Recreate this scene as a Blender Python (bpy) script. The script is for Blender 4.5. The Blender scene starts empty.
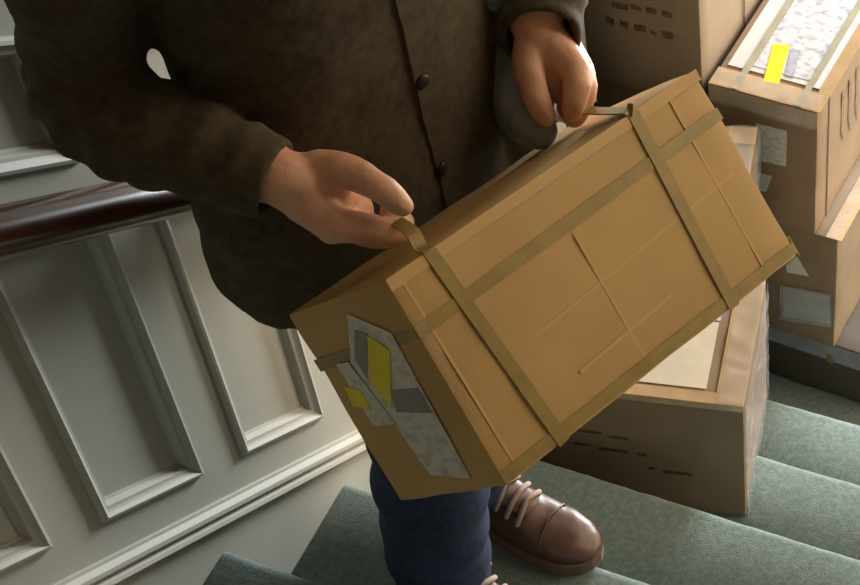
import bpy, bmesh, math, random
import numpy as np
from mathutils import Vector, Matrix, noise
from mathutils.bvhtree import BVHTree

random.seed(7)
sc = bpy.context.scene
COL = sc.collection

# ------------------------------------------------------------------ camera
S = 1.15                                   # overall size, metres
F = 1884.41                                # focal length in pixels (860 wide)
PITCH, ROLL, AZ = .844179777, -.207959582, -.611395087
CAM = S * np.array([0., -.867744, 1.776949])


def cam_axes():
    f = np.array([math.sin(AZ) * math.cos(PITCH), math.cos(AZ) * math.cos(PITCH), -math.sin(PITCH)])
    rt = np.array([math.cos(AZ), -math.sin(AZ), 0.])
    up = np.cross(rt, f)
    return rt * math.cos(ROLL) + up * math.sin(ROLL), -rt * math.sin(ROLL) + up * math.cos(ROLL), f


RT, UP, FW = cam_axes()
cd = bpy.data.cameras.new('camera')
cd.sensor_width = 36
cd.sensor_fit = 'HORIZONTAL'
cd.lens = 36 * F / 860
cd.clip_start = .05
cam = bpy.data.objects.new('camera', cd)
COL.objects.link(cam)
mw = Matrix(((RT[0], UP[0], -FW[0], CAM[0]), (RT[1], UP[1], -FW[1], CAM[1]), (RT[2], UP[2], -FW[2], CAM[2]), (0, 0, 0, 1)))
cam.matrix_world = mw
sc.camera = cam

# ------------------------------------------------------------------ world, light, exposure
wd = bpy.data.worlds.new('world')
sc.world = wd
wd.use_nodes = True
bg = wd.node_tree.nodes['Background']
bg.inputs[0].default_value = (1, .80, .58, 1)
bg.inputs[1].default_value = 3.8
sc.view_settings.view_transform = 'Standard'
sc.view_settings.look = 'None'
sc.view_settings.gamma = 1
sc.view_settings.exposure = .15
try:
    sc.view_settings.use_curve_mapping = False
except Exception:
    pass


def area_light(name, loc, target, sx, sy, power, col):
    l = bpy.data.lights.new(name, 'AREA')
    l.shape = 'RECTANGLE'
    l.size, l.size_y, l.energy, l.color = sx, sy, power, col
    o = bpy.data.objects.new(name, l)
    COL.objects.link(o)
    o.location = loc
    d = Vector(target) - Vector(loc)
    o.rotation_euler = d.to_track_quat('-Z', 'Y').to_euler()
    return o


WINX, WINY, WINZ = -.38, 3.0, .06         # middle of the landing window
area_light('daylight_through_window', (WINX, WINY - .03, WINZ), (WINX - .1, 0, WINZ - .5), 0.80, .80, 130, (.93, .98, 1))


# ------------------------------------------------------------------ pixel helpers (photo frame 860 x 585)
def ray(x, y):
    d = RT * ((x - 430) / F) - UP * ((y - 292.5) / F) + FW
    return d / np.linalg.norm(d)


def onz(x, y, z):
    d = ray(x, y)
    return CAM + d * (z - CAM[2]) / d[2]


def onx(x, y, v):
    d = ray(x, y)
    return CAM + d * (v - CAM[0]) / d[0]


def at(x, y, dist):
    return Vector(CAM + ray(x, y) * dist)


# ------------------------------------------------------------------ materials
def mat(name, col, rough=.7, noise_scale=0, var=.0, bump=0, bump_scale=200, spec=.3, metallic=0, col2=None, sheen=0, alpha=None, coat=0, detail=3):
    m = bpy.data.materials.new(name)
    m.use_nodes = True
    nt = m.node_tree
    b = nt.nodes['Principled BSDF']
    b.inputs['Base Color'].default_value = (*col, 1)
    b.inputs['Roughness'].default_value = rough
    b.inputs['Specular IOR Level'].default_value = spec
    b.inputs['Metallic'].default_value = metallic
    b.inputs['Coat Weight'].default_value = coat
    if sheen:
        b.inputs['Sheen Weight'].default_value = sheen
    if alpha is not None:
        b.inputs['Alpha'].default_value = alpha
    tc = nt.nodes.new('ShaderNodeTexCoord')
    if noise_scale:
        n = nt.nodes.new('ShaderNodeTexNoise')
        n.inputs['Scale'].default_value = noise_scale
        n.inputs['Detail'].default_value = detail
        nt.links.new(tc.outputs['Object'], n.inputs['Vector'])
        r = nt.nodes.new('ShaderNodeValToRGB')
        c2 = col2 or tuple(max(0, c * (1 - var)) for c in col)
        c1 = col if col2 else tuple(min(1, c * (1 + var)) for c in col)
        r.color_ramp.elements[0].position = .3
        r.color_ramp.elements[1].position = .7
        r.color_ramp.elements[0].color = (*c2, 1)
        r.color_ramp.elements[1].color = (*c1, 1)
        nt.links.new(n.outputs['Fac'], r.inputs[0])
        nt.links.new(r.outputs[0], b.inputs['Base Color'])
    if bump:
        n2 = nt.nodes.new('ShaderNodeTexNoise')
        n2.inputs['Scale'].default_value = bump_scale
        n2.inputs['Detail'].default_value = 3
        nt.links.new(tc.outputs['Object'], n2.inputs['Vector'])
        bp = nt.nodes.new('ShaderNodeBump')
        bp.inputs['Strength'].default_value = bump
        bp.inputs['Distance'].default_value = .0025
        nt.links.new(n2.outputs['Fac'], bp.inputs['Height'])
        nt.links.new(bp.outputs[0], b.inputs['Normal'])
    return m


def print_mat(name, base, ink, sx, sy, lo=.50, hi=.56, rough=.45):
    """paper with rows of illegible print, laid out in the label's own u,v"""
    m = bpy.data.materials.new(name)
    m.use_nodes = True
    nt = m.node_tree
    b = nt.nodes['Principled BSDF']
    b.inputs['Roughness'].default_value = rough
    uv = nt.nodes.new('ShaderNodeTexCoord')
    mp = nt.nodes.new('ShaderNodeMapping')
    mp.inputs['Scale'].default_value = (sx, sy, 1)
    nt.links.new(uv.outputs['UV'], mp.inputs[0])
    n = nt.nodes.new('ShaderNodeTexNoise')
    n.inputs['Scale'].default_value = 1
    n.inputs['Detail'].default_value = 2
    nt.links.new(mp.outputs[0], n.inputs['Vector'])
    r = nt.nodes.new('ShaderNodeValToRGB')
    r.color_ramp.elements[0].position = lo
    r.color_ramp.elements[1].position = hi
    r.color_ramp.elements[0].color = (*base, 1)
    r.color_ramp.elements[1].color = (*ink, 1)
    nt.links.new(n.outputs['Fac'], r.inputs[0])
    nt.links.new(r.outputs[0], b.inputs['Base Color'])
    return m


M = {}
M['paint'] = mat('painted_wood', (.45, .445, .39), .55, 6, .03, .05, 30, spec=.25)
M['plaster'] = mat('plaster', (.27, .25, .21), .8, 4, .05)
M['light_block'] = mat('buff_light_block', (.27, .20, .14), .85, 12, .15)  # tone chosen for how the added walls dim and bounce light
M['mahogany'] = mat('mahogany', (.13, .048, .028), .30, 8, col2=(.085, .03, .018), spec=.5, coat=.3)
M['carpet'] = mat('carpet', (.205, .26, .24), .95, 120, col2=(.135, .178, .165), bump=.5, bump_scale=420, spec=.05, sheen=.15)
M['floor'] = mat('landing_carpet', (.205, .26, .24), .95, 120, col2=(.135, .178, .165), bump=.5, bump_scale=420, spec=.05)
M['kraft'] = mat('golden_kraft', (.51, .335, .130), .6, 9, .10, .06, 150, spec=.25)
M['card'] = mat('pale_cardboard', (.27, .185, .115), .65, 10, .10, .06, 150, spec=.2)
M['card2'] = mat('grey_cardboard', (.245, .18, .115), .65, 10, .12, .06, 150, spec=.2)
M['shadedcard'] = mat('shaded_cardboard', (.085, .068, .05), .7, 10, .12)  # shade on the flat carton, put into its base colour
M['paleprint'] = mat('faint_print', (.20, .145, .095), .8, 60, .3)
M['tabgreen'] = mat('yellow_green_tab', (.34, .33, .05), .5)
M['crease'] = mat('cardboard_crease', (.56, .37, .155), .6)
M['strap'] = mat('olive_strap', (.30, .22, .06), .42, 40, .15, spec=.4)
M['palestrap'] = mat('pale_strap', (.36, .34, .25), .3, 40, .12, spec=.5)
M['tape'] = mat('glossy_tape', (.50, .34, .19), .18, 30, .12, .35, 14, spec=.7, coat=.6)
M['cleartape'] = mat('clear_tape', (.62, .58, .50), .07, 30, .10, spec=.9, coat=.8, alpha=.34)
M['thintape'] = mat('thin_clear_tape', (.60, .50, .36), .1, 30, .10, spec=.8, coat=.6, alpha=.16)
M['wrap'] = mat('plastic_wrap', (.55, .58, .62), .14, 20, .15, spec=.8, coat=.6, alpha=.36)
M['paper'] = mat('white_paper', (.62, .62, .61), .5, 20, .04, .15, 40)
M['creampaper'] = mat('cream_paper', (.66, .58, .45), .5, 14, .06, .5, 22)
M['paperprint'] = print_mat('printed_paper', (.60, .60, .64), (.34, .34, .39), 6, 26, .48, .68)
M['papergrey'] = print_mat('faint_printed_paper', (.66, .64, .56), (.38, .365, .31), 5, 15, .45, .75)
M['greyblock'] = print_mat('grey_print_block', (.25, .24, .23), (.20, .19, .18), 5, 8, .35, .7)
M['lilac'] = print_mat('lilac_print_block', (.42, .42, .50), (.33, .33, .40), 4, 9)
M['yellow'] = mat('yellow_sticker', (.78, .66, .02), .45, 30, .06)
M['print'] = mat('brown_print', (.11, .065, .035), .8, 60, .4)
M['jacket'] = mat('dark_wool', (.072, .056, .034), .9, 90, .25, .3, 650, spec=.10, sheen=.08)
M['jacketdark'] = mat('jacket_lining', (.012, .011, .010), .9)
M['jeans'] = mat('denim', (.028, .038, .075), .85, 120, .3, .4, 500, spec=.15)
M['sweater'] = mat('blue_grey_knit', (.27, .31, .335), .9, 60, .25, .5, 300, spec=.1)
M['skin'] = mat('skin', (.70, .43, .28), .50, 38, col2=(.60, .30, .19), bump=.2, bump_scale=300, spec=.35)
M['skin'].node_tree.nodes['Principled BSDF'].inputs['Subsurface Weight'].default_value = .12
M['skin'].node_tree.nodes['Principled BSDF'].inputs['Subsurface Radius'].default_value = (.012, .005, .003)
M['nail'] = mat('nail', (.62, .36, .25), .35)
M['hair'] = mat('hair', (.05, .035, .022), .6, 80, .3)
M['eye'] = mat('eye', (.6, .58, .55), .2)
M['leather'] = mat('brown_leather', (.135, .07, .05), .38, 25, col2=(.085, .042, .03), bump=.15, bump_scale=90, spec=.5)
M['sole'] = mat('sole', (.16, .11, .08), .7)
M['lace'] = mat('lace', (.36, .27, .23), .8)
M['dark'] = mat('dark_eyelet', (.02, .015, .012), .6)
M['button'] = mat('button', (.02, .018, .015), .4)
M['brass'] = mat('brass', (.5, .35, .12), .3, metallic=1)
M['glass'] = mat('window_glass', (.9, .95, 1), .02, alpha=.12, spec=.5)


# ------------------------------------------------------------------ object helpers
def link(name, me, m, parent=None, loc=(0, 0, 0), smooth=False):
    """mesh in world coordinates -> object; loc is the object's own base"""
    o = bpy.data.objects.new(name, me)
    COL.objects.link(o)
    L = Vector(loc)
    if parent is not None:
        o.parent = parent
        L = base_of(parent)
    me.transform(Matrix.Translation(-L))
    if parent is None:
        o.location = L
    if m:
        me.materials.clear()
        me.materials.append(m)
    if smooth:
        for p in me.polygons:
            p.use_smooth = True
    return o


def base_of(o):
    L = Vector((0, 0, 0))
    while o is not None:
        L = L + Vector(o.location)
        o = o.parent
    return L


def from_bm(name, bm, m, parent=None, loc=(0, 0, 0), smooth=False):
    bmesh.ops.recalc_face_normals(bm, faces=bm.faces[:])
    me = bpy.data.meshes.new(name)
    bm.to_mesh(me)
    bm.free()
    return link(name, me, m, parent, loc, smooth)


def empty(name, loc):
    o = bpy.data.objects.new(name, None)
    COL.objects.link(o)
    o.location = loc
    o.empty_display_size = .05
    return o


def tag(o, label=None, cat=None, group=None, kind=None):
    if label:
        o['label'] = label
    if cat:
        o['category'] = cat
    if group:
        o['group'] = group
    if kind:
        o['kind'] = kind
    return o


def hexa(bm, P):
    """8 points: bottom ring 0-3, top ring 4-7"""
    v = [bm.verts.new(p) for p in P]
    for f in ((0, 3, 2, 1), (4, 5, 6, 7), (0, 1, 5, 4), (1, 2, 6, 5), (2, 3, 7, 6), (3, 0, 4, 7)):
        bm.faces.new([v[i] for i in f])
    return v


def prism_bm(pts, nrm, th, bm=None):
    bm = bm or bmesh.new()
    n = Vector(nrm) * th
    a = [bm.verts.new(Vector(p)) for p in pts]
    b = [bm.verts.new(Vector(p) + n) for p in pts]
    k = len(pts)
    bm.faces.new(a[::-1])
    bm.faces.new(b)
    for i in range(k):
        bm.faces.new((a[i], a[(i + 1) % k], b[(i + 1) % k], b[i]))
    return bm


def uv_quad(me, pts_uv):
    pass


def tube(bm, pts, radii, n=12, flat=None, cap=True, up=None):
    """closed tube through pts; radii scalar or (a,b); ends rounded when cap"""
    P = [Vector(p) for p in pts]
    R = [(r, r) if not isinstance(r, (tuple, list)) else r for r in radii]
    if cap:
        d0 = (P[0] - P[1]).normalized()
        d1 = (P[-1] - P[-2]).normalized()
        a, b = min(R[0]), min(R[-1])
        P = [P[0] + d0 * a * .85, P[0] + d0 * a * .5] + P + [P[-1] + d1 * b * .5, P[-1] + d1 * b * .85]
        R = [(R[0][0] * .5, R[0][1] * .5), (R[0][0] * .86, R[0][1] * .86)] + R + [(R[-1][0] * .86, R[-1][1] * .86), (R[-1][0] * .5, R[-1][1] * .5)]
    T = []
    for i in range(len(P)):
        t = (P[min(i + 1, len(P) - 1)] - P[max(i - 1, 0)])
        T.append(t.normalized())
    ref = Vector(up) if up is not None else (Vector((0, 0, 1)) if abs(T[0].z) < .8 else Vector((0, 1, 0)))
    x = (ref - T[0] * ref.dot(T[0])).normalized()
    rings = []
    for i, p in enumerate(P):
        x = (x - T[i] * x.dot(T[i])).normalized()
        y = T[i].cross(x)
        rings.append([bm.verts.new(p + x * (R[i][0] * math.cos(2 * math.pi * k / n)) + y * (R[i][1] * math.sin(2 * math.pi * k / n))) for k in range(n)])
    for a, b in zip(rings, rings[1:]):
        for k in range(n):
            bm.faces.new((a[k], a[(k + 1) % n], b[(k + 1) % n], b[k]))
    bm.faces.new(rings[0][::-1])
    bm.faces.new(rings[-1])
    return rings


def loft(bm, rings):
    V = [[bm.verts.new(p) for p in r] for r in rings]
    n = len(V[0])
    for a, b in zip(V, V[1:]):
        for k in range(n):
            bm.faces.new((a[k], a[(k + 1) % n], b[(k + 1) % n], b[k]))
    bm.faces.new(V[0][::-1])
    bm.faces.new(V[-1])


def smooth_path(pts, k=6):
    """Catmull-Rom through (Vector, radius...) rows"""
    A = [np.array(p, float) for p in pts]
    A = [2 * A[0] - A[1]] + A + [2 * A[-1] - A[-2]]
    out = []
    for i in range(1, len(A) - 2):
        p0, p1, p2, p3 = A[i - 1:i + 3]
        for j in range(k):
            t = j / k
            out.append(.5 * ((2 * p1) + (-p0 + p2) * t + (2 * p0 - 5 * p1 + 4 * p2 - p3) * t * t + (-p0 + 3 * p1 - 3 * p2 + p3) * t ** 3))
    out.append(A[-2])
    return out


def remeshed(bm, voxel, smooth_it=4, displace=None):
    bmesh.ops.recalc_face_normals(bm, faces=bm.faces[:])
    me = bpy.data.meshes.new('tmp')
    bm.to_mesh(me)
    bm.free()
    o = bpy.data.objects.new('tmp', me)
    COL.objects.link(o)
    r = o.modifiers.new('r', 'REMESH')
    r.mode = 'VOXEL'
    r.voxel_size = voxel
    s = o.modifiers.new('s', 'SMOOTH')
    s.factor = .5
    s.iterations = smooth_it
    dg = bpy.context.evaluated_depsgraph_get()
    dg.update()
    out = bpy.data.meshes.new_from_object(o.evaluated_get(dg))
    bpy.data.objects.remove(o)
    bpy.data.meshes.remove(me)
    if displace:
        n = len(out.vertices)
        co = [v.co.copy() for v in out.vertices]
        nn = [v.normal.copy() for v in out.vertices]
        for i in range(n):
            out.vertices[i].co = co[i] + nn[i] * displace(co[i])
    for p in out.polygons:
        p.use_smooth = True
    return out


# ================================================================== SETTING
RISE, G, WX = .18 * S, .2336519 * S, -.973647 * S
K = RISE / G
NSTEP = 5                                   # step 5 is the landing
STAIR_R = .775                               # right edge of the flight


def wallpt(y, t, off):
    return Vector((WX + off, y, t - K * y))


# --- staircase
stair = empty('staircase', (0, 0, -5 * RISE))
tag(stair, 'flight of stairs covered in teal green carpet beside the panelled wall', 'staircase', kind='structure')


def step_profile(k):
    y1, z1 = k * G, -k * RISE
    y0 = (k - 1) * G - .018
    r = .017
    prof = [(y0, z1)]
    for i in range(9):
        a = math.pi / 2 - math.pi * i / 8
        prof.append((y1 - r + r * math.cos(a), z1 - r + r * math.sin(a)))
    yr = y1 - .016
    prof += [(yr, z1 - .040), (yr, z1 - RISE), (yr - .03, z1 - RISE), (yr - .03, z1 - .06), (y0, z1 - .06)]
    return prof


for k in range(-7, NSTEP):
    bm = bmesh.new()
    prof = step_profile(k)
    nx = 90
    rings = []
    for i in range(nx + 1):
        x = WX + .002 + (STAIR_R - WX) * i / nx
        ring = []
        for j, (y, z) in enumerate(prof):
            w = 1 if j <= 11 else 0
            d = noise.noise(Vector((x * 9, y * 9, z * 9))) * .0012 * w + noise.noise(Vector((x * 40, y * 40, z * 40))) * .0012 * w
            ring.append(Vector((x, y + d * .5, z + d - (.0015 if w else 0))))
        rings.append(ring)
    loft(bm, rings)
    o = from_bm('step', bm, M['carpet'], stair, smooth=False)
    for p in o.data.polygons:
        p.use_smooth = len(p.vertices) == 4

# --- landing floor
bm = bmesh.new()
FZ = -NSTEP * RISE
fy0 = (NSTEP - 1) * G - .02
hexa(bm, [(WX - .6, fy0, FZ - .1), (2.4, fy0, FZ - .1), (2.4, 3.1, FZ - .1), (WX - .6, 3.1, FZ - .1), (WX - .6, fy0, FZ), (2.4, fy0, FZ), (2.4, 3.1, FZ), (WX - .6, 3.1, FZ)])
tag(from_bm('floor', bm, M['floor']), 'teal carpeted landing at the foot of the stairs', 'floor', kind='structure')

# --- left panelled wall
ROOT_Y = -1.6
END_Y = 1.22
wall = empty('wall_left', (WX, 0, FZ))
tag(wall, 'grey white painted panelled wall rising along the stairs', 'wall', kind='structure')


def wall_piece(name, y0, y1, t0, t1, o0, o1, m=M['paint'], par=wall):
    bm = bmesh.new()
    P = [wallpt(y0, t0, o0), wallpt(y1, t0, o0), wallpt(y1, t1, o0), wallpt(y0, t1, o0)]
    P += [wallpt(y0, t0, o1), wallpt(y1, t0, o1), wallpt(y1, t1, o1), wallpt(y0, t1, o1)]
    hexa(bm, P)
    return from_bm(name, bm, m, par)


PITCH_Y, PL, PR = .250, -.158, .005
LO, HI = .165, .635
UL, UH = .728, .890
FR = .010                                   # how far the frame stands proud
wall_piece('plaster_backing', ROOT_Y, END_Y, -.7, 3.4, -.10, -.004, M['paint'])
wall_piece('skirting_board', ROOT_Y, END_Y, -.7, .062, -.004, FR + .004)
wall_piece('bottom_rail', ROOT_Y, END_Y, .06, LO, -.004, FR)
wall_piece('middle_rail', ROOT_Y, END_Y, HI, UL, -.004, FR)
wall_piece('top_rail', ROOT_Y, END_Y, UH, 1.06, -.004, FR)


def frame_loft(bm, corners_fn, prof, closed=True):
    """corners_fn(d, off) -> 4 points; prof list of (d, off)"""
    rows = [[bm.verts.new(p) for p in corners_fn(d, off)] for d, off in prof]
    for a, b in zip(rows, rows[1:]):
        for k in range(4):
            bm.faces.new((a[k], a[(k + 1) % 4], b[(k + 1) % 4], b[k]))


MPROF = [(-.006, FR - .002), (-.006, FR + .003), (-.003, FR + .007), (.001, FR + .008), (.005, FR + .004), (.008, FR + .002), (.012, FR + .001), (.015, .003), (.018, .0015), (.018, -.003)]
for n in range(-6, 6):
    y0, y1 = PL + PITCH_Y * n, PR + PITCH_Y * n
    if y0 < ROOT_Y or y1 > END_Y:
        continue
    for (t0, t1) in ((LO, HI), (UL, UH), (1.06, 1.6)):
        if t0 < 1:
            wall_piece('panel', y0 - .006, y1 + .006, t0 - .006, t1 + .006, -.004, 0)

            def cf(d, off, y0=y0, y1=y1, t0=t0, t1=t1):
                e = d * 1.26
                return [wallpt(y0 + d, t0 + e, off), wallpt(y1 - d, t0 + e, off), wallpt(y1 - d, t1 - e, off), wallpt(y0 + d, t1 - e, off)]
            bm = bmesh.new()
            frame_loft(bm, cf, MPROF)
            from_bm('panel_moulding', bm, M['paint'], wall)
    # the upright between this panel and the next one
    wall_piece('stile', y1, y1 + (PITCH_Y - (PR - PL)), LO, HI, -.004, FR)
    wall_piece('stile', y1, y1 + (PITCH_Y - (PR - PL)), UL, UH, -.004, FR)


def run_moulding(name, prof, par, y0=ROOT_Y, y1=END_Y):
    bm = bmesh.new()
    rings = []
    for y in (y0, y1):
        rings.append([wallpt(y, t, off) for t, off in prof])
    loft(bm, rings)
    return from_bm(name, bm, M['paint'], par)


b0 = FR
run_moulding('base_moulding', [(.050, 0), (.050, b0 + .012), (.056, b0 + .016), (.062, b0 + .014), (.064, b0 + .007), (.071, b0 + .007), (.076, b0 + .014), (.083, b0 + .013), (.088, b0 + .005), (.093, b0 + .004), (.093, 0)], wall)
run_moulding('dado_cap', [(1.05, 0), (1.05, b0 + .012), (1.06, b0 + .022), (1.085, b0 + .022), (1.095, b0 + .008), (1.095, 0)], wall)

# --- handrail along the wall
RX = WX + .075
ra, rb = Vector(onx(0, 233, RX)), Vector(onx(150, 201, RX))
tmid = .5 * ((ra.z + K * ra.y) + (rb.z + K * rb.y))


def railpt(y, dz=0):
    return Vector((RX, y, tmid - K * y + dz))


rail = empty('handrail', railpt(-.2))
tag(rail, 'polished dark mahogany handrail fixed along the panelled wall', 'handrail')
bm = bmesh.new()
axis = (railpt(1) - railpt(0)).normalized()
side = Vector((1, 0, 0))
upv = side.cross(axis).normalized()
if upv.z < 0:
    upv = -upv
sect = []
for i in range(28):
    a = 2 * math.pi * i / 28
    c, s = math.cos(a), math.sin(a)
    sect.append((.031 * c * (1 if s > -.2 else .84), .0265 * s if s > 0 else .024 * s))
rings = []
for i in range(25):
    y = ROOT_Y + (.98 - ROOT_Y) * i / 24
    rings.append([railpt(y) + side * a + upv * b for a, b in sect])
loft(bm, rings)
from_bm('rail', bm, M['mahogany'], rail, smooth=True)
for y in (-1.0, .55):
    bm = bmesh.new()
    p = railpt(y)
    q = Vector((WX + FR, y, p.z - .06))
    tube(bm, [p + Vector((0, 0, -.015)), p + Vector((-.005, 0, -.05)), q + Vector((.02, 0, 0)), q], [.007, .007, .008, .009], 10)
    tube(bm, [q + Vector((-.001, 0, 0)), q + Vector((.006, 0, 0))], [.024, .024], 20, cap=False)
    from_bm('bracket', bm, M['brass'], rail, smooth=True)

# --- far wall with the landing window, light-blocking right wall
BY = 3.08


def box_obj(name, lo, hi, m, parent=None, loc=None):
    bm = bmesh.new()
    (x0, y0, z0), (x1, y1, z1) = lo, hi
    hexa(bm, [(x0, y0, z0), (x1, y0, z0), (x1, y1, z0), (x0, y1, z0), (x0, y0, z1), (x1, y0, z1), (x1, y1, z1), (x0, y1, z1)])
    return from_bm(name, bm, m, parent, loc or (0, 0, 0))


wb = empty('wall_back', (0, BY, FZ))
tag(wb, 'plain plastered wall with the window behind the landing', 'wall', kind='structure')
wx0, wx1, wz0, wz1 = WINX - .45, WINX + .45, WINZ - .45, WINZ + .45
box_obj('plaster_field', (WX - .6, BY, FZ), (wx0, BY + .12, 3.2), M['plaster'], wb)
box_obj('plaster_field', (wx1, BY, FZ), (.90, BY + .12, 3.2), M['plaster'], wb)
box_obj('plaster_field', (wx0, BY, FZ), (wx1, BY + .12, wz0), M['plaster'], wb)
box_obj('plaster_field', (wx0, BY, wz1), (wx1, BY + .12, 3.2), M['plaster'], wb)
wn = empty('window_1', (WINX, BY, wz0))
tag(wn, 'white framed landing window letting in daylight', 'window', kind='structure')
for (x0, x1, z0, z1) in ((wx0, wx0 + .06, wz0, wz1), (wx1 - .06, wx1, wz0, wz1), (wx0, wx1, wz0, wz0 + .06), (wx0, wx1, wz1 - .06, wz1)):
    box_obj('window_frame', (x0, BY + .02, z0), (x1, BY + .07, z1), M['paint'], wn)
box_obj('glazing_bar', (WINX - .02, BY + .03, wz0), (WINX + .02, BY + .06, wz1), M['paint'], wn)
box_obj('glazing_bar', (wx0, BY + .03, WINZ - .02), (wx1, BY + .06, WINZ + .02), M['paint'], wn)
box_obj('pane', (wx0, BY + .044, wz0), (wx1, BY + .048, wz1), M['glass'], wn)
WR = .78
tag(box_obj('wall_right_light_block', (WR, -1.72, FZ - .1), (WR + .12, 1.0, 3.2), M['light_block']), 'unseen buff wall added to block light beside the upper stairs', 'wall', kind='structure')  # added out of view to keep fill off the carton fronts
tag(box_obj('wall_front_light_block', (WX - .1, -1.84, FZ), (WR + .12, -1.72, 3.2), M['light_block']), 'unseen buff wall added to block light at the head of the stairs', 'wall', kind='structure')  # added behind the camera to stop low world light
tag(box_obj('ceiling_light_block', (WX - .72, -1.84, 3.2), (WR + .12, BY + .12, 3.3), M['plaster']), 'unseen plaster ceiling over the stairwell', 'ceiling_light_block', kind='structure')  # added out of view to reduce ambient light from overhead
# left wall of the landing, beyond the stairs
tag(box_obj('wall_landing', (WX - .72, END_Y, FZ), (WX - .6, BY, 3.2), M['plaster']), 'plain plastered wall at the side of the landing', 'wall', kind='structure')
tag(box_obj('wall_return', (WX - .72, END_Y - .1, FZ), (WX - .0, END_Y, 3.2), M['plaster']), 'short plastered return at the end of the panelled wall', 'wall', kind='structure')

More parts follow.
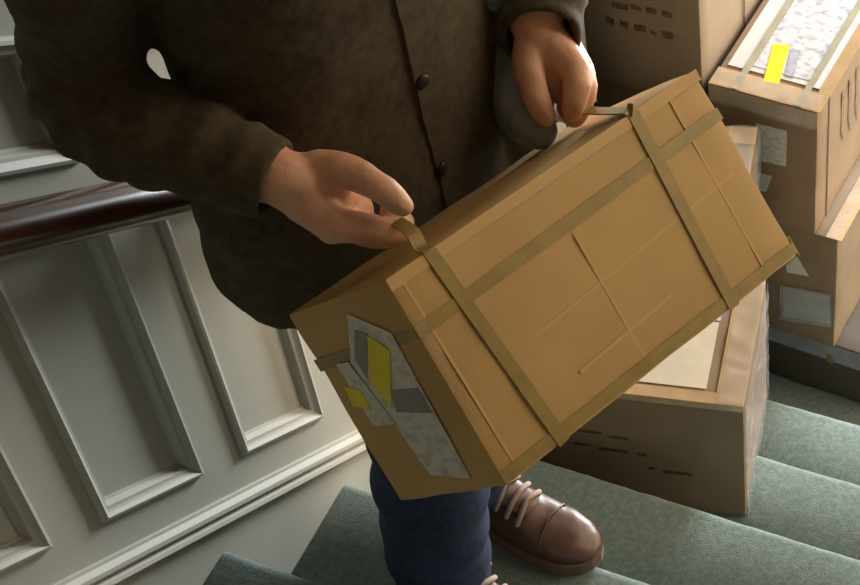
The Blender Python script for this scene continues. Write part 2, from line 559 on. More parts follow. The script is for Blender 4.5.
# ================================================================== CARTONS
class Carton:
    """box with an origin corner and axes u (along front), v (down), w (away from the viewer)"""

    def __init__(s, name, O, u, v, w, dims, m, label, group=None, bulge=.003):
        s.O, s.u, s.v, s.w = Vector(O), Vector(u).normalized(), Vector(v).normalized(), Vector(w).normalized()
        s.d = dims
        corners = [s.pt(a, b, c) for a in (0, 1) for b in (0, 1) for c in (0, 1)]
        low = min(c.z for c in corners)
        ctr = s.pt(.5, .5, .5)
        s.root = empty(name, (ctr.x, ctr.y, low))
        tag(s.root, label, 'box', group)
        bm = bmesh.new()
        hexa(bm, [s.pt(0, 1, 0), s.pt(1, 1, 0), s.pt(1, 1, 1), s.pt(0, 1, 1), s.pt(0, 0, 0), s.pt(1, 0, 0), s.pt(1, 0, 1), s.pt(0, 0, 1)])
        bmesh.ops.bevel(bm, geom=bm.edges[:], offset=.005, segments=2, affect='EDGES', profile=.6)
        bmesh.ops.subdivide_edges(bm, edges=[e for e in bm.edges if e.calc_length() > .05], cuts=12, use_grid_fill=True)
        bmesh.ops.recalc_face_normals(bm, faces=bm.faces[:])
        bm.normal_update()
        mv = [(v, v.normal * (-.0022 * max(0, noise.noise(v.co * 16 + ctr * 7) + .15))) for v in bm.verts]
        for v_, d_ in mv:
            v_.co += d_
        s.body = from_bm('carton_body', bm, m, s.root, smooth=True)
        s.body.data.set_sharp_from_angle(angle=.5)

    def pt(s, a, b, c):
        return s.O + s.u * (a * s.d[0]) + s.v * (b * s.d[1]) + s.w * (c * s.d[2])

    def frame(s, face):
        """origin, two in-plane vectors (full length), outward normal"""
        if face == 'front':
            return s.pt(0, 0, 0), s.u * s.d[0], s.v * s.d[1], -s.w
        if face == 'left':
            return s.pt(0, 0, 0), s.w * s.d[2], s.v * s.d[1], -s.u
        if face == 'right':
            return s.pt(1, 0, 0), s.w * s.d[2], s.v * s.d[1], s.u
        if face == 'top':
            return s.pt(0, 0, 0), s.u * s.d[0], s.w * s.d[2], -s.v

    def hit(s, face, px):
        o, a, b, n = s.frame(face)
        r = Vector(ray(*px))
        c = Vector(CAM)
        t = (o - c).dot(n) / r.dot(n)
        p = c + r * t - o
        return p.dot(a) / a.dot(a), p.dot(b) / b.dot(b)

    def patch(s, name, face, poly, m, off=.0004, th=.0005, px=False, parent=None):
        o, a, b, n = s.frame(face)
        if px:
            poly = [s.hit(face, q) for q in poly]
            poly = [(min(1, max(0, x)), min(1, max(0, y))) for x, y in poly]
        pts = [o + a * x + b * y + n * off for x, y in poly]
        bm = prism_bm(pts, n, th)
        ob = from_bm(name, bm, m, parent or s.root)
        # planar uv in the patch's own box
        la, lb = a.length, b.length
        xs = [p[0] for p in poly]
        ys = [p[1] for p in poly]
        x0, y0 = min(xs), min(ys)
        w_, h_ = max(xs) - x0, max(ys) - y0
        uvl = ob.data.uv_layers.new(name='uv')
        base = base_of(ob)
        for lp in ob.data.loops:
            p = ob.data.vertices[lp.vertex_index].co + base - o
            uvl.data[lp.index].uv = ((p.dot(a) / (la * la) - x0) / max(w_, 1e-6), (p.dot(b) / (lb * lb) - y0) / max(h_, 1e-6))
        return ob

    def film(s, name, face, x0, x1, y0, y1, m, amp=.003, off=.002, freq=38, parent=None):
        """crumpled sheet of clear film lying on a face"""
        o, a, b, n = s.frame(face)
        nx, ny = max(4, int(a.length * (x1 - x0) / .006)), max(4, int(b.length * (y1 - y0) / .006))
        bm = bmesh.new()
        g = []
        for i in range(nx + 1):
            row = []
            for j in range(ny + 1):
                p = o + a * (x0 + (x1 - x0) * i / nx) + b * (y0 + (y1 - y0) * j / ny)
                h = abs(noise.noise(p * freq)) + .5 * abs(noise.noise(p * freq * 2.3))
                row.append(bm.verts.new(p + n * (off + amp * h)))
            g.append(row)
        for i in range(nx):
            for j in range(ny):
                bm.faces.new((g[i][j], g[i + 1][j], g[i + 1][j + 1], g[i][j + 1]))
        return from_bm(name, bm, m, parent or s.root, smooth=True)

    def strip(s, name, face, p, q, width, m, off=.0004, th=.0006, parent=None):
        """band of real width from p to q (face coordinates)"""
        o, a, b, n = s.frame(face)
        P, Q = o + a * p[0] + b * p[1], o + a * q[0] + b * q[1]
        d = (Q - P).normalized()
        e = n.cross(d) * (width / 2)
        k = 14
        bm = bmesh.new()
        rows = []
        for i in range(k + 1):
            c = P.lerp(Q, i / k) + n * (off + abs(noise.noise((P + (Q - P) * (i / k)) * 23)) * .0008)
            rows.append([bm.verts.new(c - e), bm.verts.new(c - e + n * th), bm.verts.new(c + e + n * th), bm.verts.new(c + e)])
        for r0, r1 in zip(rows, rows[1:]):
            for j in range(4):
                bm.faces.new((r0[j], r0[(j + 1) % 4], r1[(j + 1) % 4], r1[j]))
        bm.faces.new(rows[0])
        bm.faces.new(rows[-1][::-1])
        return from_bm(name, bm, m, parent or s.root)


def level_axes(yaw):
    """u along the front edge to the right, w away; yaw is the angle of u from +x"""
    u = Vector((math.cos(yaw), math.sin(yaw), 0))
    return u, Vector((0, 0, -1)), Vector((-math.sin(yaw), math.cos(yaw), 0))


def z_at(xy, ypx):
    lo, hi = -3., 2.
    for _ in range(60):
        m_ = (lo + hi) / 2
        v = np.array([xy[0], xy[1], m_]) - CAM
        yy = 292.5 - F * v.dot(UP) / v.dot(FW)
        if yy > ypx:
            lo = m_
        else:
            hi = m_
    return m_


def standing_box(name, corner_fr, z0, z1, yaw, width, depth, m, label, group=None):
    """carton standing level; corner_fr = (x, y) of the front right corner"""
    u, v, w = level_axes(yaw)
    O = Vector((corner_fr[0], corner_fr[1], z1)) - u * width
    return Carton(name, O, u, v, w, (width, z1 - z0, depth), m, label, group)


STK = 'cartons stacked on the landing'
# ---- carton on the stairs, top open to view under the carried one
zt3 = -3 * RISE
cr = onz(746, 518, zt3)
ztop = z_at(cr, 407)
a_, b_ = onz(745, 407, ztop), onz(648, 396, ztop)
yawF = math.atan2(a_[1] - b_[1], a_[0] - b_[0])
boxF = standing_box('cardboard_carton', cr, zt3 + .001, ztop, yawF, .40, .262, M['card'],
                    'brown carton with white paper under clear tape on top, standing on a carpeted stair')
boxF.patch('paper_sheet', 'top', [(.12, .10), (.845, .10), (.845, .62), (.12, .62)], M['creampaper'], off=.0006)
boxF.patch('paper_sheet', 'top', [(.10, .60), (.85, .63), (.85, .96), (.10, .94)], M['paperprint'], off=.0012)
boxF.strip('tape', 'top', (.94, 0), (.94, 1), .042, M['tape'], off=.0018)
boxF.strip('tape', 'top', (0, .035), (1, .035), .022, M['tape'], off=.0016)
boxF.film('clear_wrap', 'top', .90, 1.0, 0, 1, M['cleartape'], off=.003)
boxF.film('clear_wrap', 'right', 0, 1, 0, 1, M['wrap'], amp=.004)
boxF.strip('clear_wrap', 'front', (0, .02), (1, .02), .014, M['tape'], off=.001)
for (x0, x1, y) in ((.32, .42, .36), (.45, .53, .38), (.30, .37, .48), (.40, .52, .50), (.56, .60, .51), (.66, .78, .64), (.60, .63, .63)):
    n_ = 5
    up_ = [(x0 + (x1 - x0) * i / n_, y + random.uniform(0, .010)) for i in range(n_ + 1)]
    dn_ = [(x0 + (x1 - x0) * i / n_ + .004, y + random.uniform(.018, .032)) for i in range(n_ + 1)]
    boxF.patch('printed_mark', 'front', up_ + dn_[::-1], M['print'])

# ---- the stack on the landing: low carton, middle carton, labelled carton on top
ccr = onz(846, 402, FZ)
zC = z_at(ccr, 352)
uA = onz(818, 113, -.24) - onz(708, 83, -.24)
yawA = math.atan2(uA[1], uA[0])
uA_, _, wA_ = level_axes(yawA)
zB = z_at(ccr, 243)
bB = onz(838, 241, zB)
zA = z_at(bB, 116)
aA = onz(818, 113, zA)
WA = float(np.linalg.norm(aA - onz(708, 84, zA)))
LEFT = Vector(aA).dot(uA_) - WA             # all three share this left side
cC = Vector((ccr[0] + .09, ccr[1] + .0, 0))
WC, WB = cC.dot(uA_) - LEFT, Vector(bB).dot(uA_) - LEFT
boxC = standing_box('flat_carton', cC, FZ + .001, zC, yawA, WC, .44, M['shadedcard'],
                    'low carton, colour darkened for shade, with plastic film at the bottom of the stack', STK)
boxC.patch('clear_wrap', 'front', [(.0, .02), (1, .02), (1, .34), (0, .30)], M['wrap'])
boxC.patch('yellow_sticker', 'front', [(825, 352), (832, 355), (833, 364), (827, 361)], M['strap'], px=True)
boxB = standing_box('wrapped_carton', bB, zC + .003, zB, yawA, WB, .43, M['card2'],
                    'brown carton in clear tape under the one with the yellow sticker', STK)
boxB.strip('tape', 'top', (.965, 0), (.965, 1), .030, M['tape'], off=.001)
boxB.film('clear_wrap', 'top', .90, 1.0, 0, 1, M['cleartape'], amp=.002, off=.002)
boxB.patch('paper_label', 'front', [(783, 287), (829, 296), (830, 324), (783, 316)], M['papergrey'], px=True)
boxB.patch('clear_wrap', 'front', [(780, 284), (831, 294), (832, 327), (780, 319)], M['wrap'], px=True, off=.0014)
boxB.patch('paper_label', 'front', [(786, 265), (797, 256), (809, 276), (787, 272)], M['paper'], px=True)
boxA = standing_box('labelled_carton', aA, zB + .007, zA, yawA, WA, .42, M['card'],
                    'taped carton with a large white label and bright yellow sticker on top', STK)
boxA.patch('paper_label', 'top', [(.06, .13), (.93, .13), (.93, .99), (.06, .99)], M['paper'], off=.0006)
boxA.patch('printed_label', 'top', [(.27, .16), (.80, .16), (.80, .99), (.27, .99)], M['paperprint'], off=.0014)
boxA.patch('yellow_sticker', 'top', [(763, 83), (779, 85), (790, 46), (773, 45)], M['yellow'], px=True, off=.0022)
boxA.patch('grey_print_block', 'top', [(785, 76), (794, 78), (800, 52), (790, 50)], M['lilac'], px=True, off=.0022)
boxA.strip('strap', 'top', (.24, 0), (.24, 1), .012, M['palestrap'], off=.003)
boxA.strip('strap', 'top', (.82, 0), (.82, 1), .012, M['palestrap'], off=.003)
boxA.strip('tape', 'top', (0, .05), (1, .05), .045, M['tape'], off=.0016)
boxA.strip('tape', 'top', (.965, 0), (.965, 1), .022, M['tape'], off=.0018)
boxA.strip('strap', 'front', (.24, 0), (.24, .10), .012, M['palestrap'], off=.002)
boxA.strip('strap', 'front', (.82, 0), (.82, .10), .012, M['palestrap'], off=.002)
boxA.strip('tape', 'front', (0, .06), (1, .06), .036, M['tape'], off=.001)
boxA.film('clear_wrap', 'front', .02, .98, .0, .13, M['cleartape'], amp=.003, off=.003)
boxA.film('clear_wrap', 'top', .02, .98, .0, .09, M['cleartape'], amp=.003, off=.004)
boxA.patch('paper_label', 'front', [(756, 123), (787, 131), (786, 166), (756, 160)], M['papergrey'], px=True)
boxA.patch('paper_label', 'front', [(757, 172), (772, 176), (766, 192), (758, 190)], M['papergrey'], px=True)
boxA.strip('flap_seam', 'right', (.12, 0), (.12, 1), .004, M['print'])
for t_ in (.26, .34, .42):
    boxA.patch('printed_mark', 'right', [(t_, .16), (t_ + .03, .17), (t_ + .035, .50 + t_ * .3), (t_ + .005, .48)], M['paleprint'])

# ---- tall column of cartons to the left of it
PD = boxA.pt(0, 0, 0)
dcr = PD - uA_ * .012
zD = -.31
DW, DD = .34, .40
boxD2 = standing_box('lower_carton', (dcr.x, dcr.y + .01), FZ + .001, -.68, yawA, DW, DD, M['card2'], 'plain brown carton at the foot of the tall column beside the stack', STK)
boxD1 = standing_box('middle_carton', (dcr.x, dcr.y + .012), -.676, zD - .004, yawA, DW, DD, M['card2'], 'plain brown carton in the middle of the tall column beside the stack', STK)
boxD = standing_box('printed_carton', (dcr.x, dcr.y), zD, .32, yawA, DW, DD, M['card2'],
                    'tall brown carton with two rows of faded brown print on its front', STK)
for (x0, y0, x1, y1) in ((612, 2, 628, 7), (631, 4, 641, 9), (646, 7, 656, 12), (662, 10, 672, 16), (606, 17, 614, 23), (620, 20, 628, 26), (634, 24, 646, 30), (662, 31, 673, 37), (650, 29, 656, 33)):
    n_ = 4
    up_ = [(x0 + (x1 - x0) * i / n_, y0 + 3 * i / n_ + random.uniform(-1, 1.2)) for i in range(n_ + 1)]
    dn_ = [(x0 + (x1 - x0) * i / n_, y1 + 3 * i / n_ + random.uniform(-1.2, .5)) for i in range(n_ + 1)]
    boxD.patch('printed_mark', 'front', up_ + dn_[::-1], M['print'], px=True)
boxD.strip('flap_seam', 'right', (.45, 0), (.45, 1), .004, M['print'])

# ---- carton on the next stair, mostly behind the carried one
zE = -.27
ec = onz(758, 128, zE)
zt4 = -4 * RISE
yawE = .22
uE, vE, wE = level_axes(yawE)
ED, EW = .25, .30
fr = Vector(ec) - wE * ED
boxE = standing_box('upright_carton', (fr.x, fr.y), zt4 + .001, zE, yawE, EW, ED, M['card'],
                    'upright carton wrapped in shiny clear tape, standing behind the carried carton')
boxE.patch('paper_label', 'top', [(.2, .1), (.86, .1), (.86, .80), (.2, .80)], M['paper'], off=.0006)
boxE.strip('tape', 'top', (0, .91), (1, .91), .040, M['tape'], off=.0014)
boxE.film('clear_wrap', 'top', .84, 1.0, 0, 1, M['cleartape'], off=.003)
boxE.film('clear_wrap', 'right', 0, 1, 0, .5, M['wrap'], amp=.004)

# ---- the carried carton: axes from the photograph's corners
cu, cv, cw = Vector((.3107, .9374, -.1573)), Vector((.6120, -.3239, -.7214)), Vector((-.7272, .1278, -.6743))
cu.normalize()
cv = (cv - cu * cv.dot(cu)).normalized()
cw = cu.cross(cv).normalized()
LC = .43
sc_ = LC / .46
cO = Vector(CAM) + (Vector((-.7177, -.0424, .7307)) - Vector(CAM)) * sc_
boxK = Carton('carried_carton', cO, cu, cv, cw, (LC, .2325 * sc_, .2133 * sc_), M['kraft'],
              'golden brown strapped carton tilted in the hands of the person on the stairs')
SW = .0145
boxK.strip('strap', 'front', (.125, 0), (.175, 1), SW, M['strap'], off=.0012)
boxK.strip('strap', 'front', (.775, 0), (.755, 1), SW, M['strap'], off=.0012)
boxK.strip('strap', 'front', (0, .255), (1, .235), SW * .9, M['strap'], off=.0003)
boxK.strip('strap', 'front', (0, .955), (1, .955), SW * .8, M['strap'], off=.0004)
boxK.strip('strap', 'left', (0, .255), (1, .27), SW * .9, M['strap'], off=-.0004)
boxK.strip('strap', 'top', (.775, 0), (.775, .35), SW, M['strap'], off=.0012)
boxK.strip('tape', 'front', (.0, .03), (1, .03), .012, M['crease'], off=.0003)
for p, q in (((.47, .30), (.47, .98)), ((.25, .56), (.95, .50)), ((.89, .02), (.89, .95)), ((.30, .80), (.62, .78)), ((.035, .03), (.045, .97))):
    boxK.strip('crease', 'front', p, q, .0032, M['crease'], off=-.0006, th=.0006)
boxK.film('clear_tape', 'front', .004, .030, .22, .70, M['thintape'], amp=.0022, off=.0012, freq=60)
boxK.patch('paper_label', 'left', [(348, 313), (380, 327), (392, 332), (472, 478), (431, 474), (352, 362)], M['papergrey'], px=True, off=.0010)
boxK.patch('grey_print_block', 'left', [(356, 329), (369, 333), (369, 378), (356, 358)], M['greyblock'], px=True, off=.0016)
boxK.patch('yellow_sticker', 'left', [(369, 334), (392, 350), (393, 406), (372, 380)], M['yellow'], px=True, off=.0020)
boxK.patch('grey_print_block', 'left', [(392, 389), (419, 387), (434, 412), (398, 411)], M['greyblock'], px=True, off=.0016)
boxK.patch('paper_label', 'left', [(338, 363), (350, 361), (397, 422), (376, 425)], M['papergrey'], px=True, off=.0022)
boxK.patch('yellow_sticker', 'left', [(347, 385), (362, 388), (374, 408), (355, 404)], M['yellow'], px=True, off=.0029)
boxK.strip('tab', 'right', (.06, .90), (.06, 1.0), .022, M['tabgreen'], off=.001, th=.0015)

# ================================================================== PERSON
PU = Vector((cu.x, cu.y, 0)).normalized()       # from the person's right to left
PF = Vector((PU.y, -PU.x, 0))                   # the way the person faces
AX = Vector((-.865, .155, 0))                   # body axis on the floor plan
FOOT_Z = -RISE


def bp(u, f, z):
    return AX + PU * u + PF * f + Vector((0, 0, z))


def sell(c, ux, fx, a, b, n=40, e=2.3):
    out = []
    for k in range(n):
        t = 2 * math.pi * k / n
        cx, sx = math.cos(t), math.sin(t)
        out.append(c + ux * (a * math.copysign(abs(cx) ** (2 / e), cx)) + fx * (b * math.copysign(abs(sx) ** (2 / e), sx)))
    return out


# ---- joints
shR, shL = bp(-.175, .015, 1.235), bp(.175, .015, 1.235)
elR = at(88, 84, 1.80)
wrR = at(283, 178, 1.715)
elL = at(566, -140, 1.97)
wrL = at(535, 20, 1.93)

# ---- skin: one continuous body with head, arms and both hands
bm = bmesh.new()
tor = [(1.30, .055, .06, 0), (1.27, .13, .075, 0), (1.20, .165, .095, 0), (1.05, .155, .10, 0), (.90, .14, .09, 0), (.75, .145, .095, 0), (.66, .13, .09, 0)]
loft(bm, [sell(bp(0, f, z), PU, PF, a, b, 28) for z, a, b, f in tor])
neck_t = bp(0, .045, 1.42)
tube(bm, [bp(0, .0, 1.24), bp(0, .02, 1.34), neck_t], [.062, .054, .056], 18)
# head
hc = bp(0, .065, 1.50)
hz = Vector((0, 0, 1))
hd = []
for z, a, b, f in ((-.125, .022, .026, .045), (-.115, .038, .045, .038), (-.09, .052, .066, .022), (-.05, .064, .084, .006), (0, .071, .094, 0), (.045, .073, .096, -.004), (.08, .066, .088, -.008), (.105, .048, .066, -.010), (.120, .022, .03, -.010)):
    hd.append(sell(hc + PF * f + hz * z, PU, PF, a, b, 28, 2.1))
loft(bm, hd)
tube(bm, [hc + PF * .088 + hz * .018, hc + PF * .100 + hz * -.005, hc + PF * .110 + hz * -.03, hc + PF * .092 + hz * -.038], [.008, .010, .013, .010], 10)   # nose
tube(bm, [hc + PF * .086 + PU * -.024 + hz * -.066, hc + PF * .094 + hz * -.064, hc + PF * .086 + PU * .024 + hz * -.066], [.005, .007, .005], 8)           # lips
tube(bm, [hc + PF * .084 + PU * -.045 + hz * .030, hc + PF * .094 + PU * -.015 + hz * .028, hc + PF * .094 + PU * .015 + hz * .028, hc + PF * .084 + PU * .045 + hz * .030], [.007, .008, .008, .007], 8)
for s_ in (-1, 1):
    e0 = hc + PU * (.074 * s_) + PF * -.01
    tube(bm, [e0 + hz * .028, e0 + PU * (.008 * s_) + hz * .012 + PF * -.008, e0 + PU * (.006 * s_) + hz * -.012, e0 + hz * -.03], [.008, .012, .010, .007], 8)
# arms under the sleeves
tube(bm, [bp(-.10, 0, 1.22), shR, shR.lerp(elR, .5), elR, at(150, 132, 1.765), at(222, 160, 1.735), wrR], [.05, .052, .040, .034, .032, .029, .027], 14)
tube(bm, [bp(.10, 0, 1.22), shL, shL.lerp(elL, .5), elL, elL.lerp(wrL, .4), elL.lerp(wrL, .8), wrL], [.05, .052, .042, .036, .037, .031, .028], 14)
# legs under the jeans
hipR, hipL = bp(-.050, .02, .70), bp(.085, .01, .70)
ankR, ankL = Vector((-.868, .132, FOOT_Z + .10)), Vector((-.905, .287, FOOT_Z + .10))
kneeR = hipR.lerp(ankR, .5) + PF * .05
kneeL = hipL.lerp(ankL, .5) + PF * .02
for h_, k_, a_ in ((hipR, kneeR, ankR), (hipL, kneeL, ankL)):
    tube(bm, [h_, h_.lerp(k_, .5), k_, k_.lerp(a_, .4), a_, a_ + Vector((.0, 0, -.06))], [.07, .06, .045, .046, .032, .03], 14)
    tube(bm, [a_ + Vector((0, 0, -.055)), a_ + Vector((.06, 0, -.06)), a_ + Vector((.12, 0, -.07))], [.027, .026, .018], 12)


def px_chain(bm, rows, d0, n=12):
    """rows of (px, py, depth offset, radius in m)"""
    path = smooth_path([(*at(x, y, d0 + dz), r) for x, y, dz, r in rows], 4)
    tube(bm, [Vector(p[:3]) for p in path], [p[3] for p in path], n)


# right hand: thumb on top, index below it, the other fingers farther from the viewer
d = 1.715
px_chain(bm, [(240, 164, .012, .027), (265, 170, .005, .0285), (285, 180, 0, .027), (300, 189, .002, .027)], d, 16)     # wrist
px_chain(bm, [(290, 176, .010, .024), (312, 176, .006, .022), (335, 176, .000, .020)], d)                               # thenar
px_chain(bm, [(288, 187, .006, .022), (312, 208, .000, .020), (337, 226, -.004, .0155)], d)                              # metacarpals
px_chain(bm, [(318, 218, .004, .014), (331, 232, -.002, .0125)], d)
px_chain(bm, [(290, 184, .020, .022), (316, 204, .020, .021), (344, 224, .016, .0165)], d)
px_chain(bm, [(290, 182, .034, .022), (318, 200, .038, .020), (348, 219, .036, .016)], d)
px_chain(bm, [(290, 180, .046, .020), (318, 196, .054, .018), (348, 214, .056, .015)], d)
px_chain(bm, [(300, 182, .016, .024), (325, 192, .018, .022), (340, 200, .016, .018)], d)                                # palm filling
px_chain(bm, [(318, 170, .004, .020), (346, 171, -.012, .0170), (372, 183, -.022, .0142), (390, 195, -.022, .0130), (403, 206, -.018, .0108)], d)   # thumb
px_chain(bm, [(336, 225, -.004, .0165), (362, 228, -.004, .0150), (385, 231, .002, .0135), (397, 222, .010, .0108), (389, 213, .016, .0095)], d)   # index
px_chain(bm, [(342, 204, .026, .018), (358, 208, .034, .015)], d)
px_chain(bm, [(344, 224, .016, .016), (374, 234, .012, .0135), (397, 234, .014, .0125), (403, 222, .022, .0105), (393, 212, .028, .0095)], d)
px_chain(bm, [(348, 219, .036, .0155), (376, 231, .032, .013), (398, 233, .034, .0120), (404, 222, .042, .0105), (394, 212, .046, .0095)], d)
px_chain(bm, [(348, 214, .056, .0145), (372, 226, .052, .012), (391, 229, .053, .011), (397, 219, .060, .0095), (388, 210, .063, .0085)], d)
# left hand
d = 1.925
px_chain(bm, [(540, -25, .03, .028), (537, 0, .014, .026), (534, 20, 0, .0225), (538, 36, .0, .023)], d, 16)
px_chain(bm, [(537, 28, 0, .022), (556, 48, 0, .020), (576, 70, -.002, .0155)], d)                                       # index metacarpal
px_chain(bm, [(540, 28, .016, .020), (562, 46, .020, .019), (580, 70, .020, .0155)], d)
px_chain(bm, [(540, 28, .028, .019), (562, 48, .038, .018), (579, 72, .040, .0145)], d)
px_chain(bm, [(540, 28, .036, .018), (558, 50, .054, .016), (574, 75, .058, .0135)], d)
px_chain(bm, [(534, 34, .006, .021), (541, 56, .008, .020), (550, 70, .014, .018), (556, 88, .024, .017)], d)                # palm filling
px_chain(bm, [(530, 42, .0, .0175), (528, 66, -.008, .0165), (534, 90, -.014, .0145), (541, 107, -.012, .0132), (546, 117, -.008, .0108)], d)        # thumb
px_chain(bm, [(577, 72, -.002, .0158), (577, 86, -.012, .0150), (574, 102, -.012, .0132), (571, 112, .000, .0110), (565, 107, .010, .0095)], d)     # index
px_chain(bm, [(581, 72, .020, .0150), (584, 88, .010, .0138), (580, 107, .011, .0126), (574, 116, .020, .0108), (568, 110, .030, .0096)], d)
px_chain(bm, [(579, 74, .040, .0142), (583, 91, .034, .0130), (579, 110, .034, .0120), (573, 119, .042, .0105), (568, 112, .050, .0095)], d)
px_chain(bm, [(574, 77, .058, .0130), (578, 92, .054, .0118), (573, 107, .054, .0110), (565, 115, .060, .0095), (562, 108, .066, .0088)], d)
body = remeshed(bm, .0031, 3, lambda p: noise.noise(p * 55) * .0009 + noise.noise(p * 150) * .0003)
pbase = Vector((AX.x, AX.y, FOOT_Z))
person = link('person', body, M['skin'], None, pbase, smooth=True)
tag(person, 'person in a dark wool jacket and jeans carrying a strapped carton up the stairs', 'person')

# thumb nails and eyes
def blob(name, c, ax, ra, rb_, rc, up, m, parent):
    bm = bmesh.new()
    bmesh.ops.create_uvsphere(bm, u_segments=14, v_segments=8, radius=1)
    z = Vector(up).normalized()
    x = (Vector(ax) - z * Vector(ax).dot(z)).normalized()
    y = z.cross(x)
    T = Matrix(((x.x * ra, y.x * rb_, z.x * rc, c[0]), (x.y * ra, y.y * rb_, z.y * rc, c[1]), (x.z * ra, y.z * rb_, z.z * rc, c[2]), (0, 0, 0, 1)))
    bm.transform(T)
    return from_bm(name, bm, m, parent, smooth=True)


body_tree = BVHTree.FromPolygons([v.co + pbase for v in body.vertices], [p.vertices[:] for p in body.polygons])
for (x, y, x2, y2) in ((403, 203, 411, 211), (544, 116, 549, 125)):
    h_ = body_tree.ray_cast(Vector(CAM), Vector(ray(x, y)))
    if h_[0] is not None:
        ax_ = at(x2, y2, 1.8) - at(x, y, 1.8)
        blob('nail', h_[0] - h_[1] * .0012, ax_, .0068, .0052, .0016, h_[1], M['nail'], person)
for s_ in (-1, 1):
    blob('eye', hc + PF * .079 + PU * (.031 * s_) + hz * .012, PU, .015, .012, .012, hz, M['eye'], person)
# hair
bm = bmesh.new()
hr = []
for z, a, b, f in ((-.05, .070, .060, -.045), (0, .080, .082, -.030), (.05, .083, .098, -.014), (.09, .078, .098, -.010), (.118, .058, .075, -.012), (.135, .025, .035, -.012)):
    hr.append(sell(hc + PF * f + hz * z, PU, PF, a, b, 32, 2.1))
loft(bm, hr)
link('hair', remeshed(bm, .006, 2, lambda p: noise.noise(p * 60) * .004), M['hair'], person, smooth=True)

# ---- jacket
def wrinkle(p):
    q = Vector((p.x * 7, p.y * 7, p.z * 12))
    return noise.noise(q) * .007 + noise.noise(q * 2.7 + Vector((5, 1, 2))) * .0032


bm = bmesh.new()
jr = [(1.345, .075, .075, .01), (1.325, .115, .088, .005), (1.285, .175, .105, .0), (1.22, .200, .120, .0), (1.10, .195, .128, .0), (1.00, .182, .125, .0), (.92, .172, .116, .0), (.84, .170, .113, .0), (.76, .176, .116, .0), (.68, .184, .122, -.004), (.61, .188, .126, -.006), (.585, .190, .126, -.006)]
rings = [sell(bp(.003 if .75 < z < 1.05 else 0, f, z), PU, PF, a, b, 44, 2.4) for z, a, b, f in jr]
rings += [sell(bp(0, -.006, .575), PU, PF, .186, .122, 44, 2.4), sell(bp(0, -.006, .59), PU, PF, .176, .112, 44, 2.4), sell(bp(0, -.004, .63), PU, PF, .168, .106, 44, 2.4)]
loft(bm, rings)


def sleeve(bm, rows, cuff_back):
    """rows (point, radius) shoulder -> cuff; hollow for the last stretch"""
    path = smooth_path([(*p, r) for p, r in rows], 5)
    pts = [Vector(p[:3]) for p in path]
    rad = [p[3] + (.004 * math.sin(i * 1.9) if 2 < i < len(path) - 3 else 0) for i, p in enumerate(path)]
    dirn = (pts[-1] - pts[-2]).normalized()
    # turn in at the cuff and run back inside
    ins = [pts[-1] + dirn * .004, pts[-1] + dirn * .001, pts[-1] - dirn * cuff_back * .5, pts[-1] - dirn * cuff_back]
    inr = [rad[-1] - .004, rad[-1] - .009, rad[-1] - .012, rad[-1] - .014]
    n = 30
    P, R = pts + ins, rad + inr
    T = [(pts[min(i + 1, len(pts) - 1)] - pts[max(i - 1, 0)]).normalized() for i in range(len(pts))] + [dirn] * 4
    x = (Vector((0, 0, 1)) - T[0] * T[0].z)
    if x.length < .2:
        x = Vector((0, 1, 0)) - T[0] * T[0].y
    x.normalize()
    rg = []
    for p, r, t in zip(P, R, T):
        x = (x - t * x.dot(t)).normalized()
        y = t.cross(x)
        rg.append([p + x * (r * math.cos(2 * math.pi * k / n)) + y * (r * math.sin(2 * math.pi * k / n)) for k in range(n)])
    loft(bm, rg)


cuffR, cuffL = at(274, 180, 1.720), at(540, 38, 1.918)
sleeve(bm, [(bp(-.09, .0, 1.24), .085), (shR, .084), (shR.lerp(elR, .5) + Vector((-.012, -.01, 0)), .064), (at(84, 48, 1.80), .059), (at(86, 84, 1.80), .060), (at(106, 112, 1.785), .054), (at(157, 132, 1.76), .051), (at(220, 158, 1.735), .044), (cuffR, .040)], .05)
sleeve(bm, [(bp(.09, .0, 1.24), .085), (shL, .086), (shL.lerp(elL, .5), .076), (elL, .064), (elL.lerp(cuffL, .5), .052), (at(541, 5, 1.950), .044), (cuffL, .043)], .05)
px_chain(bm, [(485, 70, .03, .038), (500, 112, .03, .036), (522, 138, .05, .028), (540, 156, .065, .022)], 2.003, 20)     # front hem lifted by the carton
# collar
tube(bm, [bp(0, .10, 1.30), bp(-.06, .08, 1.335), bp(-.085, .0, 1.37), bp(-.05, -.07, 1.385), bp(.05, -.07, 1.385), bp(.085, .0, 1.37), bp(.06, .08, 1.335), bp(0, .10, 1.30)], [(.022, .012)] * 8, 12)
def jacket_wrinkle(p):
    k = min(1, max(.12, (min((p - cuffR).length, (p - cuffL).length) - .04) / .08))
    return wrinkle(p) * k


jme = remeshed(bm, .0052, 5, jacket_wrinkle)
jacket = link('jacket', jme, M['jacket'], person, smooth=True)
jacket['label'] = 'dark brown wool jacket'

jb = BVHTree.FromPolygons([v.co + pbase for v in jme.vertices], [p.vertices[:] for p in jme.polygons])


def on_jacket(x, y):
    h = jb.ray_cast(Vector(CAM), Vector(ray(x, y)))
    return (h[0], h[1]) if h[0] is not None else (None, None)


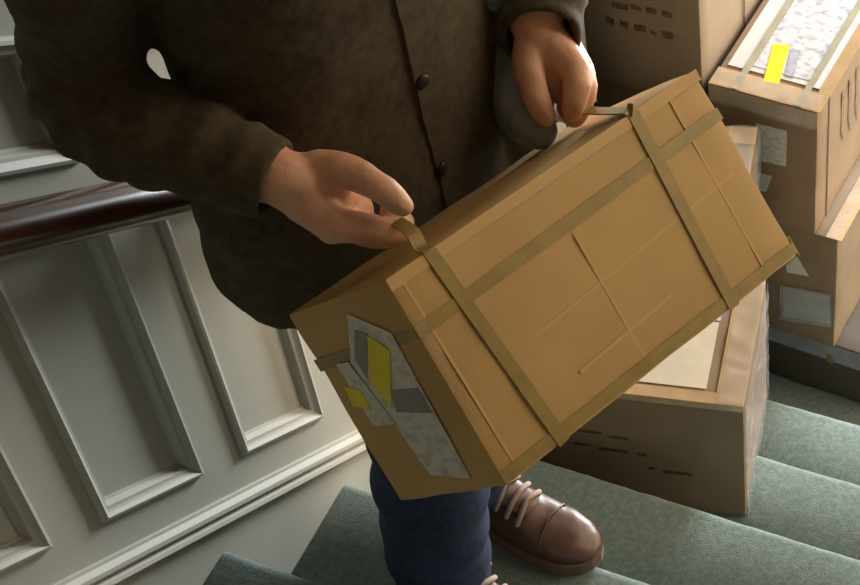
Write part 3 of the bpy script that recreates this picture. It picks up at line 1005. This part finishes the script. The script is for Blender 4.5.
def ribbon_on_jacket(name, pxs, width, th, m):
    pts = []
    for x, y in pxs:
        p, n = on_jacket(x, y)
        if p is not None:
            pts.append((p, n))
    if len(pts) < 3:
        return None
    bm = bmesh.new()
    rows = []
    for i, (p, n) in enumerate(pts):
        t = (pts[min(i + 1, len(pts) - 1)][0] - pts[max(i - 1, 0)][0]).normalized()
        e = n.cross(t).normalized() * (width / 2)
        rows.append([bm.verts.new(q) for q in (p - e - n * .003, p - e + n * th, p + e + n * th, p + e - n * .003)])
    for a, b in zip(rows, rows[1:]):
        for k in range(4):
            bm.faces.new((a[k], a[(k + 1) % 4], b[(k + 1) % 4], b[k]))
    bm.faces.new(rows[0])
    bm.faces.new(rows[-1][::-1])
    return from_bm(name, bm, m, jacket, smooth=False)


def line_px(a, b, k=14):
    return [(a[0] + (b[0] - a[0]) * i / k, a[1] + (b[1] - a[1]) * i / k) for i in range(k + 1)]


ribbon_on_jacket('pocket_flap', line_px((205, -8), (305, 6), 12), .030, .0035, M['jacket'])
ribbon_on_jacket('placket', line_px((400, -45), (460, 205), 22), .040, .0030, M['jacket'])
for x, y in ((420, 80), (440, 168)):
    p, n = on_jacket(x, y)
    if p is not None:
        blob('button', p + n * .004, PU, .009, .009, .0035, n, M['button'], jacket)

# ---- blue grey knit hanging out at the left side under the jacket
bm = bmesh.new()
px_chain(bm, [(524, -20, .04, .034), (528, 30, .03, .036), (526, 70, .01, .034), (524, 105, .0, .030), (538, 132, .0, .018)], 1.965, 20)
px_chain(bm, [(505, -20, .03, .036), (508, 40, .02, .036), (512, 90, .01, .032), (526, 122, .01, .024)], 1.975, 20)
sweater = link('sweater', remeshed(bm, .006, 4, lambda p: wrinkle(p) * .8), M['sweater'], person, smooth=True)
sweater['label'] = 'blue grey knit below the jacket edge'

# ---- jeans
bm = bmesh.new()
loft(bm, [sell(bp(0, 0, z), PU, PF, a, b, 40, 2.4) for z, a, b in ((.78, .150, .098), (.70, .155, .102), (.64, .145, .10), (.58, .11, .09))])
for h_, k_, a_, out in ((hipR, kneeR, ankR, -1), (hipL, kneeL, ankL, 1)):
    rows = [(h_ + Vector((0, 0, -.02)), .090), (h_.lerp(k_, .5), .082), (k_, .072), (k_.lerp(a_, .5), .071), (k_.lerp(a_, .85), .069), (a_ + Vector((0, 0, -.025)), .068)]
    sleeve(bm, rows, .03)


def denim(p):
    return noise.noise(Vector((p.x * 9, p.y * 9, p.z * 22))) * .006


link('jeans', remeshed(bm, .006, 4, denim), M['jeans'], person, smooth=True)['label'] = 'dark blue jeans'


# ---- shoes
def shoe(ank, yaw):
    """lace-up; local x towards the toe, origin under the ankle"""
    fx = Vector((math.cos(yaw), math.sin(yaw), 0))
    fy = Vector((-math.sin(yaw), math.cos(yaw), 0))
    O = Vector((ank.x, ank.y, FOOT_Z))

    def lp(x, y, z):
        return O + fx * x + fy * y + Vector((0, 0, z))
    prof = [(-.072, .020, .055), (-.066, .030, .070), (-.04, .035, .088), (0, .036, .098), (.03, .036, .096), (.06, .038, .082), (.09, .042, .068), (.12, .045, .058), (.15, .044, .052), (.175, .038, .046), (.193, .026, .038), (.203, .012, .028)]
    bm = bmesh.new()
    rings = []
    for x, w, h in prof:
        ring = []
        for k in range(24):
            t = 2 * math.pi * k / 24
            c, s = math.cos(t), math.sin(t)
            yy = w * math.copysign(abs(c) ** .8, c)
            zz = .020 + (h - .020) * (max(s, 0) ** .75) - .006 * max(-s, 0)
            ring.append(lp(x, yy, zz))
        rings.append(ring)
    loft(bm, rings)
    up = link('shoe', remeshed(bm, .004, 5, lambda p: noise.noise(p * 45) * .0012), M['leather'], person, smooth=True)
    up['label'] = 'brown leather lace-up shoe'
    # sole
    bm = bmesh.new()
    out = []
    for x, w, h in prof:
        out.append((x, w + .004))
    poly = [lp(x, w, .001) for x, w in out] + [lp(.208, 0, .001)] + [lp(x, -w, .001) for x, w in out[::-1]] + [lp(-.078, 0, .001)]
    prism_bm(poly, (0, 0, 1), .021, bm)
    from_bm('sole', bm, M['sole'], up)
    # toe cap seam, tongue, laces
    bm = bmesh.new()
    tube(bm, [lp(.10, 0, .068), lp(.06, 0, .086), (lp(.035, 0, .104)), lp(.022, 0, .128)], [(.007, .022), (.008, .024), (.007, .024), (.005, .022)], 14, up=(0, 0, 1))
    from_bm('tongue', bm, M['leather'], up, smooth=True)
    for i in range(5):
        x = .098 - .016 * i
        z = .070 + .0092 * i
        bm = bmesh.new()
        sgn = 1 if i % 2 else -1
        tube(bm, [lp(x - .003, -.031, z - .010), lp(x, -.017, z + .009), lp(x + .002 * sgn, 0, z + .015), lp(x + .003, .017, z + .009), lp(x - .003, .031, z - .010)], [.0042] * 5, 8)
        from_bm('lace', bm, M['lace'], up, smooth=True)
        for sd in (-1, 1):
            blob('eyelet', lp(x - .003, .030 * sd, z - .011), fx, .0045, .0045, .003, (0, sd * .6, .8), M['dark'], up)
    bm = bmesh.new()
    for s_ in (-1, 1):
        tube(bm, [lp(.036, 0, .112), lp(.045, .018 * s_, .122), lp(.052, .034 * s_, .108), lp(.050, .040 * s_, .090)], [.003] * 4, 8)
    from_bm('lace_bow', bm, M['lace'], up, smooth=True)
    bm = bmesh.new()
    tube(bm, [lp(.138, .0440, .026), lp(.132, .034, .050), lp(.128, 0, .061), lp(.132, -.034, .050), lp(.138, -.0455, .026)], [.0016] * 5, 6)
    from_bm('toe_seam', bm, M['leather'], up, smooth=True)
    return up


shoe(Vector((-.904, .292, 0)), -.10)
shoe(Vector((-.866, .132, 0)), -.16)

# ---- lifted ends of the two straps, pulled up into the fists
def strap_loop(pts, parent):
    path = smooth_path([tuple(p) for p in pts], 6)
    bm = bmesh.new()
    rows = []
    P = [Vector(p) for p in path]
    for i, p in enumerate(P):
        t = (P[min(i + 1, len(P) - 1)] - P[max(i - 1, 0)]).normalized()
        e = cu - t * cu.dot(t)
        e = e.normalized() * (SW / 2)
        n = t.cross(e).normalized() * .0008
        rows.append([bm.verts.new(q) for q in (p - e - n, p - e + n, p + e + n, p + e - n)])
    for a, b in zip(rows, rows[1:]):
        for k in range(4):
            bm.faces.new((a[k], a[(k + 1) % 4], b[(k + 1) % 4], b[k]))
    bm.faces.new(rows[0])
    bm.faces.new(rows[-1][::-1])
    return from_bm('lifted_strap', bm, M['strap'], parent)


nt_ = -cv


def top(a, c, h=0):
    return boxK.pt(a, 0, c) + nt_ * h


strap_loop([top(.125, -.004, .001), top(.122, .03, .006), at(412, 232, 1.696), at(396, 221, 1.712)], boxK.root)
strap_loop([top(.775, -.004, .001), top(.770, .03, .004), at(598, 111, 1.918), at(574, 108, 1.925)], boxK.root)
